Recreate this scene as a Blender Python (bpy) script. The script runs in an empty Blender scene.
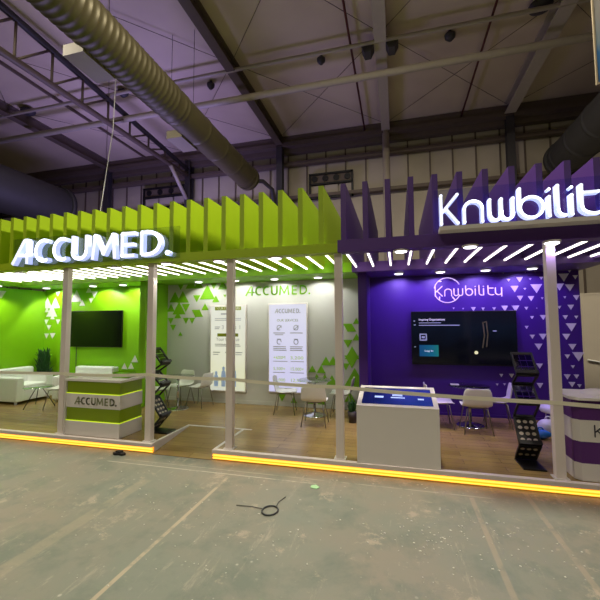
import bpy, bmesh, math, random
from mathutils import Vector, Matrix
random.seed(7)
S = bpy.context.scene
COL = S.collection
PI = math.pi

# ------------------------------------------------------------------ helpers
def lin(c):
    return tuple(((v / 255) / 12.92 if v / 255 <= .04045 else ((v / 255 + .055) / 1.055) ** 2.4) for v in c)

def mat(name, rgb, rough=.5, metal=0, var=.06, scale=6, spec=.5, emit=None, strength=0, alpha=None, trans=0):
    m = bpy.data.materials.new(name); m.use_nodes = True
    nt = m.node_tree; b = nt.nodes['Principled BSDF']
    c = lin(rgb)
    tc = nt.nodes.new('ShaderNodeTexCoord'); n = nt.nodes.new('ShaderNodeTexNoise')
    n.inputs['Scale'].default_value = scale; n.inputs['Detail'].default_value = 4
    nt.links.new(tc.outputs['Object'], n.inputs['Vector'])
    mx = nt.nodes.new('ShaderNodeMix'); mx.data_type = 'RGBA'
    mx.inputs[6].default_value = (*[max(0, v * (1 - var)) for v in c], 1)
    mx.inputs[7].default_value = (*[min(1, v * (1 + var)) for v in c], 1)
    nt.links.new(n.outputs['Fac'], mx.inputs[0])
    nt.links.new(mx.outputs[2], b.inputs['Base Color'])
    b.inputs['Roughness'].default_value = rough
    b.inputs['Metallic'].default_value = metal
    b.inputs['Specular IOR Level'].default_value = spec
    if emit:
        b.inputs['Emission Color'].default_value = (*lin(emit), 1)
        b.inputs['Emission Strength'].default_value = strength
    if trans:
        b.inputs['Transmission Weight'].default_value = trans
    if alpha is not None:
        b.inputs['Alpha'].default_value = alpha
    return m

class MB:
    """collects shapes and links them as ONE mesh object"""
    def __init__(s): s.v = []; s.f = []; s.sm = []
    def add(s, vs, fs, smooth=False):
        o = len(s.v); s.v += [tuple(v) for v in vs]
        s.f += [tuple(i + o for i in f) for f in fs]; s.sm += [smooth] * len(fs); return s
    def box(s, x0, x1, y0, y1, z0, z1):
        if x0 > x1: x0, x1 = x1, x0
        if y0 > y1: y0, y1 = y1, y0
        if z0 > z1: z0, z1 = z1, z0
        vs = [(x, y, z) for x in (x0, x1) for y in (y0, y1) for z in (z0, z1)]
        return s.add(vs, [(0, 1, 3, 2), (4, 6, 7, 5), (0, 4, 5, 1), (2, 3, 7, 6), (0, 2, 6, 4), (1, 5, 7, 3)])
    def prism(s, poly, fn, d0, d1):
        """poly: 2-D outline; fn(a, b, d) -> point; from d0 to d1"""
        n = len(poly)
        vs = [fn(a, b, d0) for a, b in poly] + [fn(a, b, d1) for a, b in poly]
        fs = [tuple(range(n))[::-1], tuple(range(n, 2 * n))]
        fs += [(i, (i + 1) % n, n + (i + 1) % n, n + i) for i in range(n)]
        return s.add(vs, fs)
    def tube(s, pts, r, n=10, cap=True, radii=None):
        pts = [Vector(p) for p in pts]; rings = []
        t0 = (pts[1] - pts[0]).normalized()
        up = Vector((0, 0, 1)) if abs(t0.z) < .9 else Vector((1, 0, 0))
        a = t0.cross(up).normalized()
        vs = []; fs = []
        for i, p in enumerate(pts):
            t = (pts[min(i + 1, len(pts) - 1)] - pts[max(i - 1, 0)]).normalized()
            a = (a - t * a.dot(t)).normalized(); b = t.cross(a)
            rr = radii[i] if radii else r
            vs += [p + (a * math.cos(2 * PI * k / n) + b * math.sin(2 * PI * k / n)) * rr for k in range(n)]
        for i in range(len(pts) - 1):
            for k in range(n):
                k2 = (k + 1) % n
                fs.append((i * n + k, i * n + k2, (i + 1) * n + k2, (i + 1) * n + k))
        s.add(vs, fs, True)
        if cap:
            o = len(s.v) - len(vs)
            s.f.append(tuple(o + k for k in range(n))[::-1]); s.sm.append(False)
            e = o + (len(pts) - 1) * n
            s.f.append(tuple(e + k for k in range(n))); s.sm.append(False)
        return s
    def lathe(s, prof, c=(0, 0, 0), n=24):
        vs = []; fs = []
        for r, z in prof:
            vs += [(c[0] + max(r, .0005) * math.cos(2 * PI * k / n), c[1] + max(r, .0005) * math.sin(2 * PI * k / n), c[2] + z) for k in range(n)]
        for i in range(len(prof) - 1):
            for k in range(n):
                k2 = (k + 1) % n
                fs.append((i * n + k, i * n + k2, (i + 1) * n + k2, (i + 1) * n + k))
        return s.add(vs, fs, True)
    def stroke(s, pts, hw, fn, d0, d1, round_cap=True, closed=False):
        """flat ribbon along 2-D pts, half width hw, extruded from d0 to d1"""
        P = [Vector(p) for p in pts]; n = len(P)
        for i in range(n if closed else n - 1):
            a = P[i]; b = P[(i + 1) % n]; t = b - a
            if t.length < 1e-6: continue
            t.normalize(); q = Vector((-t.y, t.x)) * hw
            s.prism([a + q, a - q, b - q, b + q], fn, d0, d1)
        for i in range(n):
            if (0 < i < n - 1) or closed or round_cap:
                s.prism([(P[i].x + hw * math.cos(2 * PI * k / 10), P[i].y + hw * math.sin(2 * PI * k / 10)) for k in range(10)], fn, d0, d1)
        return s
    def build(s, name, m, parent=None, loc=None, bevel=0, seg=2):
        me = bpy.data.meshes.new(name); me.from_pydata(s.v, [], s.f)
        bm = bmesh.new(); bm.from_mesh(me); bmesh.ops.recalc_face_normals(bm, faces=bm.faces); bm.to_mesh(me); bm.free()
        for p, q in zip(me.polygons, s.sm): p.use_smooth = q
        me.materials.append(m)
        o = bpy.data.objects.new(name, me); COL.objects.link(o)
        if parent: o.parent = parent
        if loc: o.location = loc
        if bevel:
            b = o.modifiers.new('bevel', 'BEVEL'); b.width = bevel; b.segments = seg; b.limit_method = 'ANGLE'
        return o

def tag(o, label=None, cat=None, group=None, kind=None):
    if label: o['label'] = label
    if cat: o['category'] = cat
    if group: o['group'] = group
    if kind: o['kind'] = kind
    return o

def thing(name, label, cat, loc=(0, 0, 0), rz=0, group=None):
    o = bpy.data.objects.new(name, None); COL.objects.link(o)
    o.empty_display_size = .1
    o.location = loc; o.rotation_euler = (0, 0, rz)
    return tag(o, label, cat, group)

def dup(o, parent=None):
    c = o.copy(); COL.objects.link(c)
    if parent: c.parent = parent
    for ch in list(o.children): dup(ch, c)
    return c

def put(o, loc, rz, label, group=None):
    o.location = loc; o.rotation_euler = (0, 0, rz); o['label'] = label
    if group: o['group'] = group
    return o

XZ = lambda y_sign=1: (lambda a, b, d: (a, d, b))       # outline in X-Z, extruded along Y
fxz = lambda a, b, d: (a, d, b)
fyz = lambda a, b, d: (d, a, b)
fxy = lambda a, b, d: (a, b, d)

def text_mb(body, size, x, y, z, width=None, depth=.003, align='LEFT'):
    """lettering facing -Y with its baseline at (x, z)"""
    cu = bpy.data.curves.new('lettering', 'FONT'); cu.body = body; cu.size = size; cu.extrude = depth / 2
    cu.align_x = align; cu.resolution_u = 3
    ob = bpy.data.objects.new('lettering', cu); COL.objects.link(ob)
    bpy.context.view_layer.update()
    me = bpy.data.meshes.new_from_object(ob.evaluated_get(bpy.context.evaluated_depsgraph_get()))
    vs = [v.co.copy() for v in me.vertices]; fs = [tuple(p.vertices) for p in me.polygons]
    bpy.data.objects.remove(ob); bpy.data.curves.remove(cu); bpy.data.meshes.remove(me)
    k = 1
    if width and vs:
        w = max(v.x for v in vs) - min(v.x for v in vs); k = width / w
    mb = MB(); mb.add([(x + v.x * k, y - v.z, z + v.y) for v in vs], fs)
    return mb

def arc(cx, cy, rx, ry, a0, a1, n=14):
    return [(cx + rx * math.cos(math.radians(a0 + (a1 - a0) * i / n)), cy + ry * math.sin(math.radians(a0 + (a1 - a0) * i / n))) for i in range(n + 1)]

# stroke letters, unit cap height: list of (points, closed)
BOLD = {
 'A': ([[(.02, 0), (.5, .98)], [(.5, .98), (.62, .98)], [(.62, 0), (.62, .98)], [(.27, .36), (.86, .36)]], .9),
 'C': ([arc(.42, .5, .34, .42, 58, 302, 16)], .74),
 'U': ([[(.08, 1), (.08, .34)] + arc(.36, .34, .28, .26, 180, 360, 12) + [(.64, 1)]], .74),
 'M': ([[(.06, 0), (.14, .94), (.46, .2), (.78, .94), (.86, 0)]], .94),
 'E': ([[(.5, .92), (.08, .92), (.08, .08), (.5, .08)], [(.08, .5), (.46, .5)]], .6),
 'D': ([[(.08, .08), (.08, .92), (.26, .92)] + arc(.26, .5, .4, .42, 90, -90, 14) + [(.08, .08)]], .76),
 '.': ([[(.1, .1), (.101, .1)]], .24),
}
THIN = {
 'K': ([[(0, 0), (0, 1)], [(.55, 1), (.04, .42)], [(.16, .52), (.56, 0)]], .6),
 'n': ([[(0, 0), (0, .45)] + arc(.27, .45, .27, .27, 180, 0, 12) + [(.54, 0)]], .58),
 'w': ([[(0, .72), (0, .25)] + arc(.2, .22, .2, .2, 180, 360, 10) + [(.4, .72)], [(.4, .3)] + arc(.6, .22, .2, .2, 180, 360, 10) + [(.8, .72)]], .84),
 'b': ([[(0, 1), (0, .36)], arc(.35, .36, .35, .34, 0, 360, 24)], .74),
 'i': ([[(0, .02), (0, .66)], [(0, .9), (.001, .9)]], .05),
 'l': ([[(0, 1), (0, .22)] + arc(.2, .22, .2, .2, 180, 275, 8)], .26),
 't': ([[(0, .95), (0, .26)] + arc(.26, .26, .26, .24, 180, 300, 10), [(0, .7), (.36, .7)]], .42),
 'y': ([[(0, .72), (0, .28)] + arc(.24, .26, .24, .24, 180, 360, 10), [(.48, .72), (.48, -.12)]], .52),
}
def glyph(mb, font, ch, x, z, w, h, hw, y0, y1, round_cap=True):
    strokes, gw = font[ch]
    for st in strokes:
        pts = [(x + a / gw * w, z + b * h) for a, b in st]
        mb.stroke(pts, hw if ch != '.' else hw * 1.35, fxz, y0, y1, round_cap or ch == '.')
    return mb
TRI_GREEN=[(-9.43,2.62,0.307,1),(-9.15,2.62,0.305,1),(-9.26,2.4,0.333,1),(-9.44,2.09,0.139,-1),(-9.03,2.09,0.138,-1),(-9.23,2.23,0.139,1),(-9.34,1.93,0.139,-1),(-9.41,1.7,0.139,-1),(-9.2,1.7,0.166,-1),(-9.43,2.43,0.14,1),(-9.07,2.86,0.139,-1),(-8.43,2.79,0.327,1),(-8.23,2.6,0.163,1),(-7.84,2.81,0.188,-1),(-7.94,2.65,0.134,-1),(-8.02,2.95,0.162,1),(-6.82,0.94,0.155,1),(-6.62,0.95,0.154,1),(-6.51,1.13,0.179,1)]
TRI_SIDE=[(6.81,2.76,0.199,-1)]
TRI_GREY=[(-5.15,2.69,0.299,1),(-5.37,2.69,0.276,1),(-5.25,2.41,0.324,1),(-5.48,2.42,0.201,1),(-5.06,2.41,0.199,-1),(-5.28,2.24,0.175,1),(-5.48,2.09,0.15,-1),(-5.05,2.09,0.149,-1),(-4.88,2.09,0.148,-1),(-5.41,1.92,0.15,-1),(-4.76,2.63,0.173,-1),(-4.69,2.28,0.196,1),(-4.78,2.26,0.197,-1),(-4.53,2.43,0.171,1),(-4.24,2.62,0.17,1),(-4.47,2.79,0.367,1),(-4.3,2.96,0.219,-1),(-4.06,2.95,0.218,1),(-4.71,3.0,0.222,1),(-4.93,3.01,0.248,1),(-5.21,2.97,0.225,-1),(-5.2,1.77,0.099,1),(-4.0,2.68,0.072,-1),(-1.54,1.18,0.199,1),(-1.38,1.19,0.198,1),(-1.65,1.0,0.177,1),(-1.85,1.0,0.156,1),(-1.75,0.83,0.133,1),(-1.57,0.83,0.132,1),(-1.41,0.77,0.22,1),(-0.86,2.06,0.131,1),(-1.05,1.91,0.175,-1),(-0.96,1.91,0.175,1),(-0.86,1.71,0.152,1),(-1.05,1.56,0.175,-1),(-0.96,1.37,0.283,1),(-0.97,1.17,0.282,-1),(-0.91,0.83,0.432,1),(-1.1,1.06,0.152,-1),(-2.56,0.33,0.159,-1),(-2.28,0.28,0.157,1),(-1.89,0.29,0.178,1),(-1.64,0.31,0.176,1),(-1.02,0.42,0.216,1),(-1.24,0.52,0.174,-1)]
TRI_PURPLE=[(2.06,3.04,0.08,-1),(2.26,3.04,0.059,-1),(2.45,3.03,0.098,-1),(2.62,3.03,0.098,-1),(3.0,3.04,0.077,-1),(3.2,3.03,0.153,-1),(2.16,2.85,0.04,-1),(2.35,2.85,0.098,-1),(2.53,2.85,0.039,-1),(2.72,2.86,0.058,-1),(3.1,2.86,0.153,-1),(3.29,2.86,0.076,-1),(2.25,2.67,0.118,-1),(2.43,2.66,0.039,-1),(2.63,2.66,0.175,-1),(3.02,2.68,0.134,-1),(3.19,2.66,0.133,-1),(3.35,2.68,0.038,-1),(2.34,2.48,0.098,-1),(2.53,2.47,0.097,-1),(2.72,2.47,0.039,-1),(3.1,2.48,0.038,-1),(3.29,2.47,0.095,-1),(2.06,2.29,0.099,-1),(2.25,2.29,0.098,-1),(2.44,2.28,0.059,-1),(2.62,2.28,0.019,-1),(3.0,2.29,0.057,-1),(3.19,2.29,0.095,-1),(3.34,2.3,0.038,-1),(2.53,2.1,0.058,-1),(2.72,2.1,0.096,-1),(3.09,2.1,0.076,-1),(3.27,2.1,0.057,-1),(3.18,1.91,0.151,-1),(2.43,1.91,0.058,-1),(2.7,1.73,0.115,-1),(3.09,1.73,0.114,-1),(2.52,1.73,0.077,-1),(2.62,1.54,0.116,-1),(3.18,1.54,0.113,-1),(3.27,1.36,0.169,-1),(3.09,1.36,0.076,-1),(2.62,1.17,0.096,-1),(3.17,1.17,0.056,-1),(3.07,0.98,0.094,-1),(3.22,0.99,0.075,-1),(2.61,0.8,0.096,-1),(1.95,0.97,0.059,-1),(2.13,0.97,0.078,-1),(1.87,0.79,0.039,-1),(2.0,0.8,0.039,-1),(3.26,0.82,0.056,-1),(3.14,0.84,0.094,-1),(2.06,3.03,0.1,-1),(2.25,3.03,0.059,-1),(2.15,2.84,0.059,-1),(2.34,2.85,0.098,-1),(2.25,2.66,0.118,-1),(1.49,2.28,0.081,-1),(1.67,2.28,0.06,-1),(1.87,2.28,0.06,-1),(2.06,2.28,0.099,-1),(2.25,2.28,0.118,-1),(1.3,2.29,0.03,-1),(1.12,2.3,0.031,-1)]
# ------------------------------------------------------------------ materials
M = {}
M['white'] = mat('white_laminate', (226, 220, 214), .45, var=.02)
M['chair'] = mat('white_shell_plastic', (235, 234, 228), .35, var=.02)
M['leather'] = mat('white_leather', (228, 230, 224), .45, var=.03, scale=20)
M['green'] = mat('lime_green_paint', (128, 190, 8), .45, var=.03)
M['fin_green'] = mat('lime_fin_board', (158, 186, 6), .55, var=.04)
M['purple'] = mat('deep_purple_paint', (66, 26, 124), .45, var=.04)
M['fin_purple'] = mat('purple_fin_board', (82, 48, 124), .5, var=.05)
M['grey_wall'] = mat('pale_grey_wall', (205, 206, 200), .5, var=.02)
M['tri_white'] = mat('white_vinyl', (225, 222, 228), .45, var=.02)
M['tri_green'] = mat('green_vinyl', (120, 185, 10), .45, var=.03)
M['column'] = mat('white_powder_coat', (228, 216, 208), .45, var=.02)
M['chrome'] = mat('chrome', (215, 215, 215), .12, 1, var=.02)
M['leg_metal'] = mat('brushed_leg_metal', (150, 145, 135), .3, 1, var=.05)
M['dark_metal'] = mat('dark_thin_metal', (50, 48, 46), .4, .6)
M['black'] = mat('black_plastic', (18, 17, 19), .4, var=.1)
M['tv_black'] = mat('tv_screen_off', (9, 10, 10), .12, var=.05)
M['leaf'] = mat('dark_leaf', (28, 74, 26), .5, var=.3, scale=12)
M['pot'] = mat('dark_pot', (44, 34, 30), .5, var=.1)
M['soil'] = mat('potting_soil', (40, 28, 18), .9, var=.3, scale=40)
M['beige'] = mat('beige_partition', (196, 184, 164), .6, var=.03)
M['tape'] = mat('pale_barrier_tape', (244, 238, 214), .5, var=.03, alpha=.9)
M['led'] = mat('white_led_diffuser', (255, 250, 238), .5, emit=(255, 247, 234), strength=3.2)
M['amber'] = mat('amber_led_strip', (255, 190, 60), .5, emit=(255, 160, 26), strength=.95)
M['amber_hot'] = mat('amber_led_core', (255, 200, 80), .5, emit=(255, 196, 76), strength=1.6)
M['lens'] = mat('downlight_lens', (255, 255, 255), .5, emit=(250, 246, 255), strength=5)
M['sign_face'] = mat('lit_white_acrylic', (255, 255, 255), .4, emit=(222, 230, 255), strength=1.05)
M['sign_side'] = mat('lit_blue_white_return', (220, 226, 255), .4, emit=(178, 192, 255), strength=.8)
M['edge_glow'] = mat('lime_edge_light', (220, 240, 60), .5, emit=(190, 225, 10), strength=.8)
M['olive_band'] = mat('olive_green_laminate', (132, 156, 0), .4, var=.03)
M['purple_band'] = mat('plum_laminate', (88, 34, 116), .4, var=.03)
M['letter_grey'] = mat('grey_green_lettering', (138, 143, 108), .5)
M['ink'] = mat('grey_ink', (176, 177, 176), .6)
M['ink_dark'] = mat('dark_ink', (52, 48, 62), .6)
M['ink_olive'] = mat('olive_ink', (126, 138, 20), .6)
M['ink_lime'] = mat('lime_ink', (170, 200, 40), .6, emit=(170, 205, 40), strength=.35)
M['blue_figure'] = mat('blue_printed_figure', (150, 172, 200), .6, emit=(150, 172, 200), strength=.38)
M['sign_green'] = mat('green_acrylic_letters', (112, 172, 12), .35, emit=(110, 178, 10), strength=.24)  # faint glow added so the wall letters do not sink into shade
M['sign_white'] = mat('white_acrylic_letters', (240, 228, 250), .35, emit=(225, 205, 250), strength=.35)
M['concrete_dark'] = mat('black_scrap', (30, 28, 27), .7)
M['cable'] = mat('black_rubber', (50, 53, 54), .6)
M['paper'] = mat('paper_scrap', (214, 214, 204), .8)
M['fleck'] = mat('paint_fleck', (186, 183, 170), .8)
M['green_scrap'] = mat('pale_green_scrap', (150, 190, 140), .7)
M['duct'] = mat('galvanised_duct', (92, 84, 58), .5, .35, var=.15)
M['duct_dark'] = mat('dull_grey_duct', (64, 62, 60), .6, .2, var=.15)
M['steel'] = mat('cream_painted_steel', (176, 164, 148), .55, var=.08)
M['steel_brown'] = mat('brown_painted_steel', (100, 86, 74), .6, var=.1)
M['steel_dark'] = mat('dark_grey_steel', (58, 54, 56), .6, var=.1)  # one even dark steel tone
M['red_pipe'] = mat('red_sprinkler_pipe', (88, 34, 28), .5)
M['outlet'] = mat('beige_outlet', (140, 128, 104), .6)
M['blue_bag'] = mat('blue_plastic', (30, 112, 196), .4)
M['white_bag'] = mat('white_plastic_bag', (222, 224, 230), .4)

def glass(name, tint, mixf):
    m = bpy.data.materials.new(name); m.use_nodes = True; nt = m.node_tree
    out = nt.nodes['Material Output']; nt.nodes.remove(nt.nodes['Principled BSDF'])
    t = nt.nodes.new('ShaderNodeBsdfTransparent'); t.inputs[0].default_value = (*lin(tint), 1)
    g = nt.nodes.new('ShaderNodeBsdfGlossy'); g.inputs['Roughness'].default_value = .06
    mx = nt.nodes.new('ShaderNodeMixShader'); lw = nt.nodes.new('ShaderNodeLayerWeight'); lw.inputs[0].default_value = mixf
    nt.links.new(lw.outputs['Facing'], mx.inputs[0]); nt.links.new(t.outputs[0], mx.inputs[1]); nt.links.new(g.outputs[0], mx.inputs[2])
    nt.links.new(mx.outputs[0], out.inputs[0]); return m
M['glass'] = glass('clear_glass', (225, 240, 230), .35)
M['acrylic'] = glass('clear_acrylic', (238, 240, 255), .12)

def nodes(m):
    return m.node_tree, m.node_tree.nodes['Principled BSDF']

def floor_mat():
    m = mat('worn_painted_concrete', (150, 146, 130), .55); nt, b = nodes(m)
    N = nt.nodes; L = nt.links
    tc = N.new('ShaderNodeTexCoord')
    def noise(sc, det=5, rough=.6, dist=0, vec=None):
        n = N.new('ShaderNodeTexNoise'); n.inputs['Scale'].default_value = sc; n.inputs['Detail'].default_value = det
        n.inputs['Roughness'].default_value = rough; n.inputs['Distortion'].default_value = dist
        L.new(vec or tc.outputs['Object'], n.inputs['Vector']); return n.outputs['Fac']
    def ramp(f, a, bb):
        r = N.new('ShaderNodeMapRange'); r.inputs[1].default_value = a; r.inputs[2].default_value = bb
        L.new(f, r.inputs[0]); return r.outputs[0]
    def mix(f, a, bcol):
        x = N.new('ShaderNodeMix'); x.data_type = 'RGBA'; L.new(f, x.inputs[0])
        if isinstance(a, tuple): x.inputs[6].default_value = (*lin(a), 1)
        else: L.new(a, x.inputs[6])
        x.inputs[7].default_value = (*lin(bcol), 1); return x.outputs[2]
    def mul(a, k):
        x = N.new('ShaderNodeMath'); x.operation = 'MULTIPLY'; L.new(a, x.inputs[0])
        if isinstance(k, (int, float)): x.inputs[1].default_value = k
        else: L.new(k, x.inputs[1])
        return x.outputs[0]
    c = mix(ramp(noise(.55, 6), .38, .62), (112, 116, 103), (124, 117, 102))
    c = mix(mul(ramp(noise(1.3, 9, .72, .2), .48, .62), .75), c, (92, 101, 89))
    c = mix(mul(ramp(noise(1.9, 10, .78, .25), .57, .63), .75), c, (154, 143, 124))
    mp = N.new('ShaderNodeMapping'); mp.inputs['Scale'].default_value = (2.6, .5, 1); L.new(tc.outputs['Object'], mp.inputs[0])
    c = mix(mul(ramp(noise(2.6, 9, .8, .1, mp.outputs[0]), .57, .66), .5), c, (158, 150, 132))
    # paint flecks, gathered in patches
    v = N.new('ShaderNodeTexVoronoi'); v.inputs['Scale'].default_value = 9; v.inputs['Randomness'].default_value = 1
    L.new(tc.outputs['Object'], v.inputs['Vector'])
    fl = ramp(v.outputs['Distance'], .16, .09)
    wn = N.new('ShaderNodeSeparateColor'); L.new(v.outputs['Color'], wn.inputs[0])
    fl = mul(fl, ramp(wn.outputs[0], .72, .76)); fl = mul(fl, ramp(noise(.8, 3), .47, .56))
    c = mix(mul(fl, .4), c, (200, 195, 180))
    v2 = N.new('ShaderNodeTexVoronoi'); v2.inputs['Scale'].default_value = 22; L.new(tc.outputs['Object'], v2.inputs['Vector'])
    wn2 = N.new('ShaderNodeSeparateColor'); L.new(v2.outputs['Color'], wn2.inputs[0])
    f2 = mul(mul(ramp(v2.outputs['Distance'], .2, .12), ramp(wn2.outputs[1], .8, .84)), ramp(noise(1.1, 3), .46, .58))
    c = mix(mul(f2, .45), c, (205, 200, 186))
    # old tape residue: strips running towards the stand and one across
    sx = N.new('ShaderNodeSeparateXYZ'); L.new(tc.outputs['Object'], sx.inputs[0])
    def strip(axis, pos, w, lo=None, hi=None, k=.6):
        s1 = N.new('ShaderNodeMath'); s1.operation = 'SUBTRACT'; L.new(sx.outputs[axis], s1.inputs[0]); s1.inputs[1].default_value = pos
        s2 = N.new('ShaderNodeMath'); s2.operation = 'ABSOLUTE'; L.new(s1.outputs[0], s2.inputs[0])
        f = ramp(s2.outputs[0], w, w * .7)
        f = mul(f, ramp(noise(3.1, 5, .7), .36, .5))
        if lo is not None:
            f = mul(f, ramp(sx.outputs[1 - axis], lo, lo + .05)); f = mul(f, ramp(sx.outputs[1 - axis], hi, hi - .05))
        return mul(f, k)
    c = mix(strip(0, -2.19, .024, 2.2, 4.5, .8), c, (164, 150, 126))
    c = mix(strip(0, .78, .03, 2.2, 4.7, .4), c, (156, 140, 118))
    c = mix(strip(0, 1.41, .03, 2.2, 5.0, .4), c, (156, 140, 118))
    c = mix(strip(0, -3.17, .09, 1.0, 4.2, .35), c, (154, 142, 118))
    c = mix(strip(1, 4.6, .012, -4.2, -1.0, .8), c, (170, 164, 148))
    c = mix(strip(1, 4.72, .01, -4.0, 1.2, .5), c, (170, 164, 148))
    L.new(c, b.inputs['Base Color'])
    bp = N.new('ShaderNodeBump'); bp.inputs['Strength'].default_value = .12; L.new(noise(14, 6), bp.inputs['Height']); L.new(bp.outputs[0], b.inputs['Normal'])
    return m
M['floor'] = floor_mat()

def wood_mat():
    m = mat('oak_laminate', (150, 112, 70), .26); nt, b = nodes(m); N = nt.nodes; L = nt.links
    tc = N.new('ShaderNodeTexCoord')
    br = N.new('ShaderNodeTexBrick'); br.inputs['Scale'].default_value = 1
    br.inputs['Brick Width'].default_value = 1.3; br.inputs['Row Height'].default_value = .16
    br.inputs['Mortar Size'].default_value = .002; br.offset = .37
    br.inputs['Color1'].default_value = (*lin((168, 142, 88)), 1); br.inputs['Color2'].default_value = (*lin((154, 127, 78)), 1)
    br.inputs['Mortar'].default_value = (*lin((96, 70, 44)), 1)
    L.new(tc.outputs['Object'], br.inputs['Vector'])
    mp = N.new('ShaderNodeMapping'); mp.inputs['Scale'].default_value = (1.2, 22, 1); L.new(tc.outputs['Object'], mp.inputs[0])
    n = N.new('ShaderNodeTexNoise'); n.inputs['Scale'].default_value = 1.6; n.inputs['Detail'].default_value = 6; L.new(mp.outputs[0], n.inputs['Vector'])
    mx = N.new('ShaderNodeMix'); mx.data_type = 'RGBA'; mx.blend_type = 'MULTIPLY'; mx.inputs[0].default_value = .4
    L.new(br.outputs['Color'], mx.inputs[6]); L.new(n.outputs['Fac'], mx.inputs[7]); 
    mx2 = N.new('ShaderNodeMix'); mx2.data_type = 'RGBA'; mx2.blend_type = 'ADD'; mx2.inputs[0].default_value = .06
    L.new(mx.outputs[2], mx2.inputs[6]); mx2.inputs[7].default_value = (*lin((158, 122, 80)), 1)
    L.new(mx2.outputs[2], b.inputs['Base Color']); return m
M['wood'] = wood_mat()

def sheet_mat(name, rgb, dark, scale, axis=0):
    m = mat(name, rgb, .6); nt, b = nodes(m); N = nt.nodes; L = nt.links
    tc = N.new('ShaderNodeTexCoord'); n = N.new('ShaderNodeTexNoise'); n.inputs['Scale'].default_value = scale; n.inputs['Detail'].default_value = 6
    L.new(tc.outputs['Object'], n.inputs['Vector'])
    r = N.new('ShaderNodeMapRange'); r.inputs[1].default_value = .35; r.inputs[2].default_value = .65; L.new(n.outputs['Fac'], r.inputs[0])
    mx = N.new('ShaderNodeMix'); mx.data_type = 'RGBA'; L.new(r.outputs[0], mx.inputs[0])
    mx.inputs[6].default_value = (*lin(dark), 1); mx.inputs[7].default_value = (*lin(rgb), 1)
    L.new(mx.outputs[2], b.inputs['Base Color']); return m
M['roof'] = sheet_mat('cream_roof_sheet', (214, 196, 172), (190, 172, 148), .25)
M['hall_wall'] = sheet_mat('off_white_cladding', (186, 174, 156), (170, 158, 140), .5)

def screen_mat(name, cols, strength, axis=0, scale=1.0, off=0.0, rough=.15):
    """emissive display picture: a colour ramp along one object axis with soft noise"""
    m = mat(name, (8, 8, 10), rough); nt, b = nodes(m); N = nt.nodes; L = nt.links
    tc = N.new('ShaderNodeTexCoord'); sx = N.new('ShaderNodeSeparateXYZ'); L.new(tc.outputs['Object'], sx.inputs[0])
    ma = N.new('ShaderNodeMath'); ma.operation = 'MULTIPLY_ADD'; ma.inputs[1].default_value = scale; ma.inputs[2].default_value = off
    L.new(sx.outputs[axis], ma.inputs[0])
    n = N.new('ShaderNodeTexNoise'); n.inputs['Scale'].default_value = 3; L.new(tc.outputs['Object'], n.inputs['Vector'])
    m2 = N.new('ShaderNodeMath'); m2.operation = 'MULTIPLY_ADD'; m2.inputs[1].default_value = .3; L.new(n.outputs['Fac'], m2.inputs[0]); L.new(ma.outputs[0], m2.inputs[2])
    r = N.new('ShaderNodeValToRGB')
    while len(r.color_ramp.elements) < len(cols): r.color_ramp.elements.new(.5)
    for e, (p, c) in zip(r.color_ramp.elements, cols):
        e.position = p; e.color = (*lin(c), 1)
    L.new(m2.outputs[0], r.inputs[0]); L.new(r.outputs[0], b.inputs['Emission Color']); b.inputs['Emission Strength'].default_value = strength
    return m

# ------------------------------------------------------------------ the hall
fl = MB().box(-34, 24, -12, 16.4, -.2, 0).build('floor', M['floor']); tag(fl, 'worn grey-green concrete hall floor with paint flecks and tape residue', 'floor', kind='structure')
rf = MB().box(-34, 24, -12, 16.4, 10.62, 10.9).build('ceiling', M['roof']); tag(rf, 'cream sheeted hall roof high over the stand', 'ceiling', kind='structure')
HW = MB().box(-34, 24, 16.05, 16.35, 0, 10.62).build('wall_back', M['hall_wall']); tag(HW, 'off-white clad rear wall of the hall', 'wall', kind='structure')
sm = MB()
x = -33.6
while x < 23:
    sm.box(x - .03, x + .03, 16.0, 16.05, 0, 10.2); x += .9
sm.build('cladding_rib', M['steel_brown'], HW)
for i, (z, h) in enumerate(((9.4, .16), (7.8, .14))):
    g = MB().box(-34, 24, 15.72, 16.0, z - h / 2, z + h / 2).build('trim_%d' % (i + 1), M['steel_brown']); tag(g, 'long steel rail along the rear hall wall, %s' % ('upper one' if i == 0 else 'lower one'), 'rail', kind='structure')
ev = MB().box(-34, 24, 15.4, 16.0, 10.1, 10.28).box(-34, 24, 15.7, 16.0, 9.9, 10.1).box(-34, 24, 15.5, 15.6, 10.28, 10.6).build('trim_3', M['steel_brown']); tag(ev, 'dark eaves beam where the hall roof meets the wall', 'beam', kind='structure')

def ibeam(mb, x, y0, y1, z0, z1, w, t=.03):
    mb.box(x - w / 2, x + w / 2, y0, y1, z0, z0 + t).box(x - w / 2, x + w / 2, y0, y1, z1 - t, z1).box(x - t / 2, x + t / 2, y0, y1, z0 + t, z1 - t)
# rafters and wall posts: x, width, material, label
for xx, w, mt, lb in ((-5.05, .3, 'steel_brown', 'brown steel roof beam right of the big ribbed duct'),
                      (-.3, .34, 'steel', 'pale steel roof beam running over the middle of the stand'),
                      (4.45, .4, 'steel', 'pale steel roof beam above the purple half of the stand'),
                      (-14.6, .3, 'steel_brown', 'brown steel roof beam at the far left of the hall')):
    rt = thing('roof_beam', lb, 'beam', (xx, 15.6, 0))
    mb = MB(); ibeam(mb, 0, -22, .1, 10.2, 10.62, w); mb.build('rafter', M[mt], rt)
    if xx == -.3: MB().tube([(0, -.1, 0), (0, -.1, 10.2)], .15, 14).build('post', M['steel'], rt)
    else:
        mb = MB(); mb.box(-.14, .14, -.2, .1, 0, .02); mb.box(-.14, .14, -.2, -.17, 0, 10.2).box(-.14, .14, .07, .1, 0, 10.2).box(-.015, .015, -.17, .07, 0, 10.2); mb.build('post', M['steel_dark'], rt)
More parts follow.
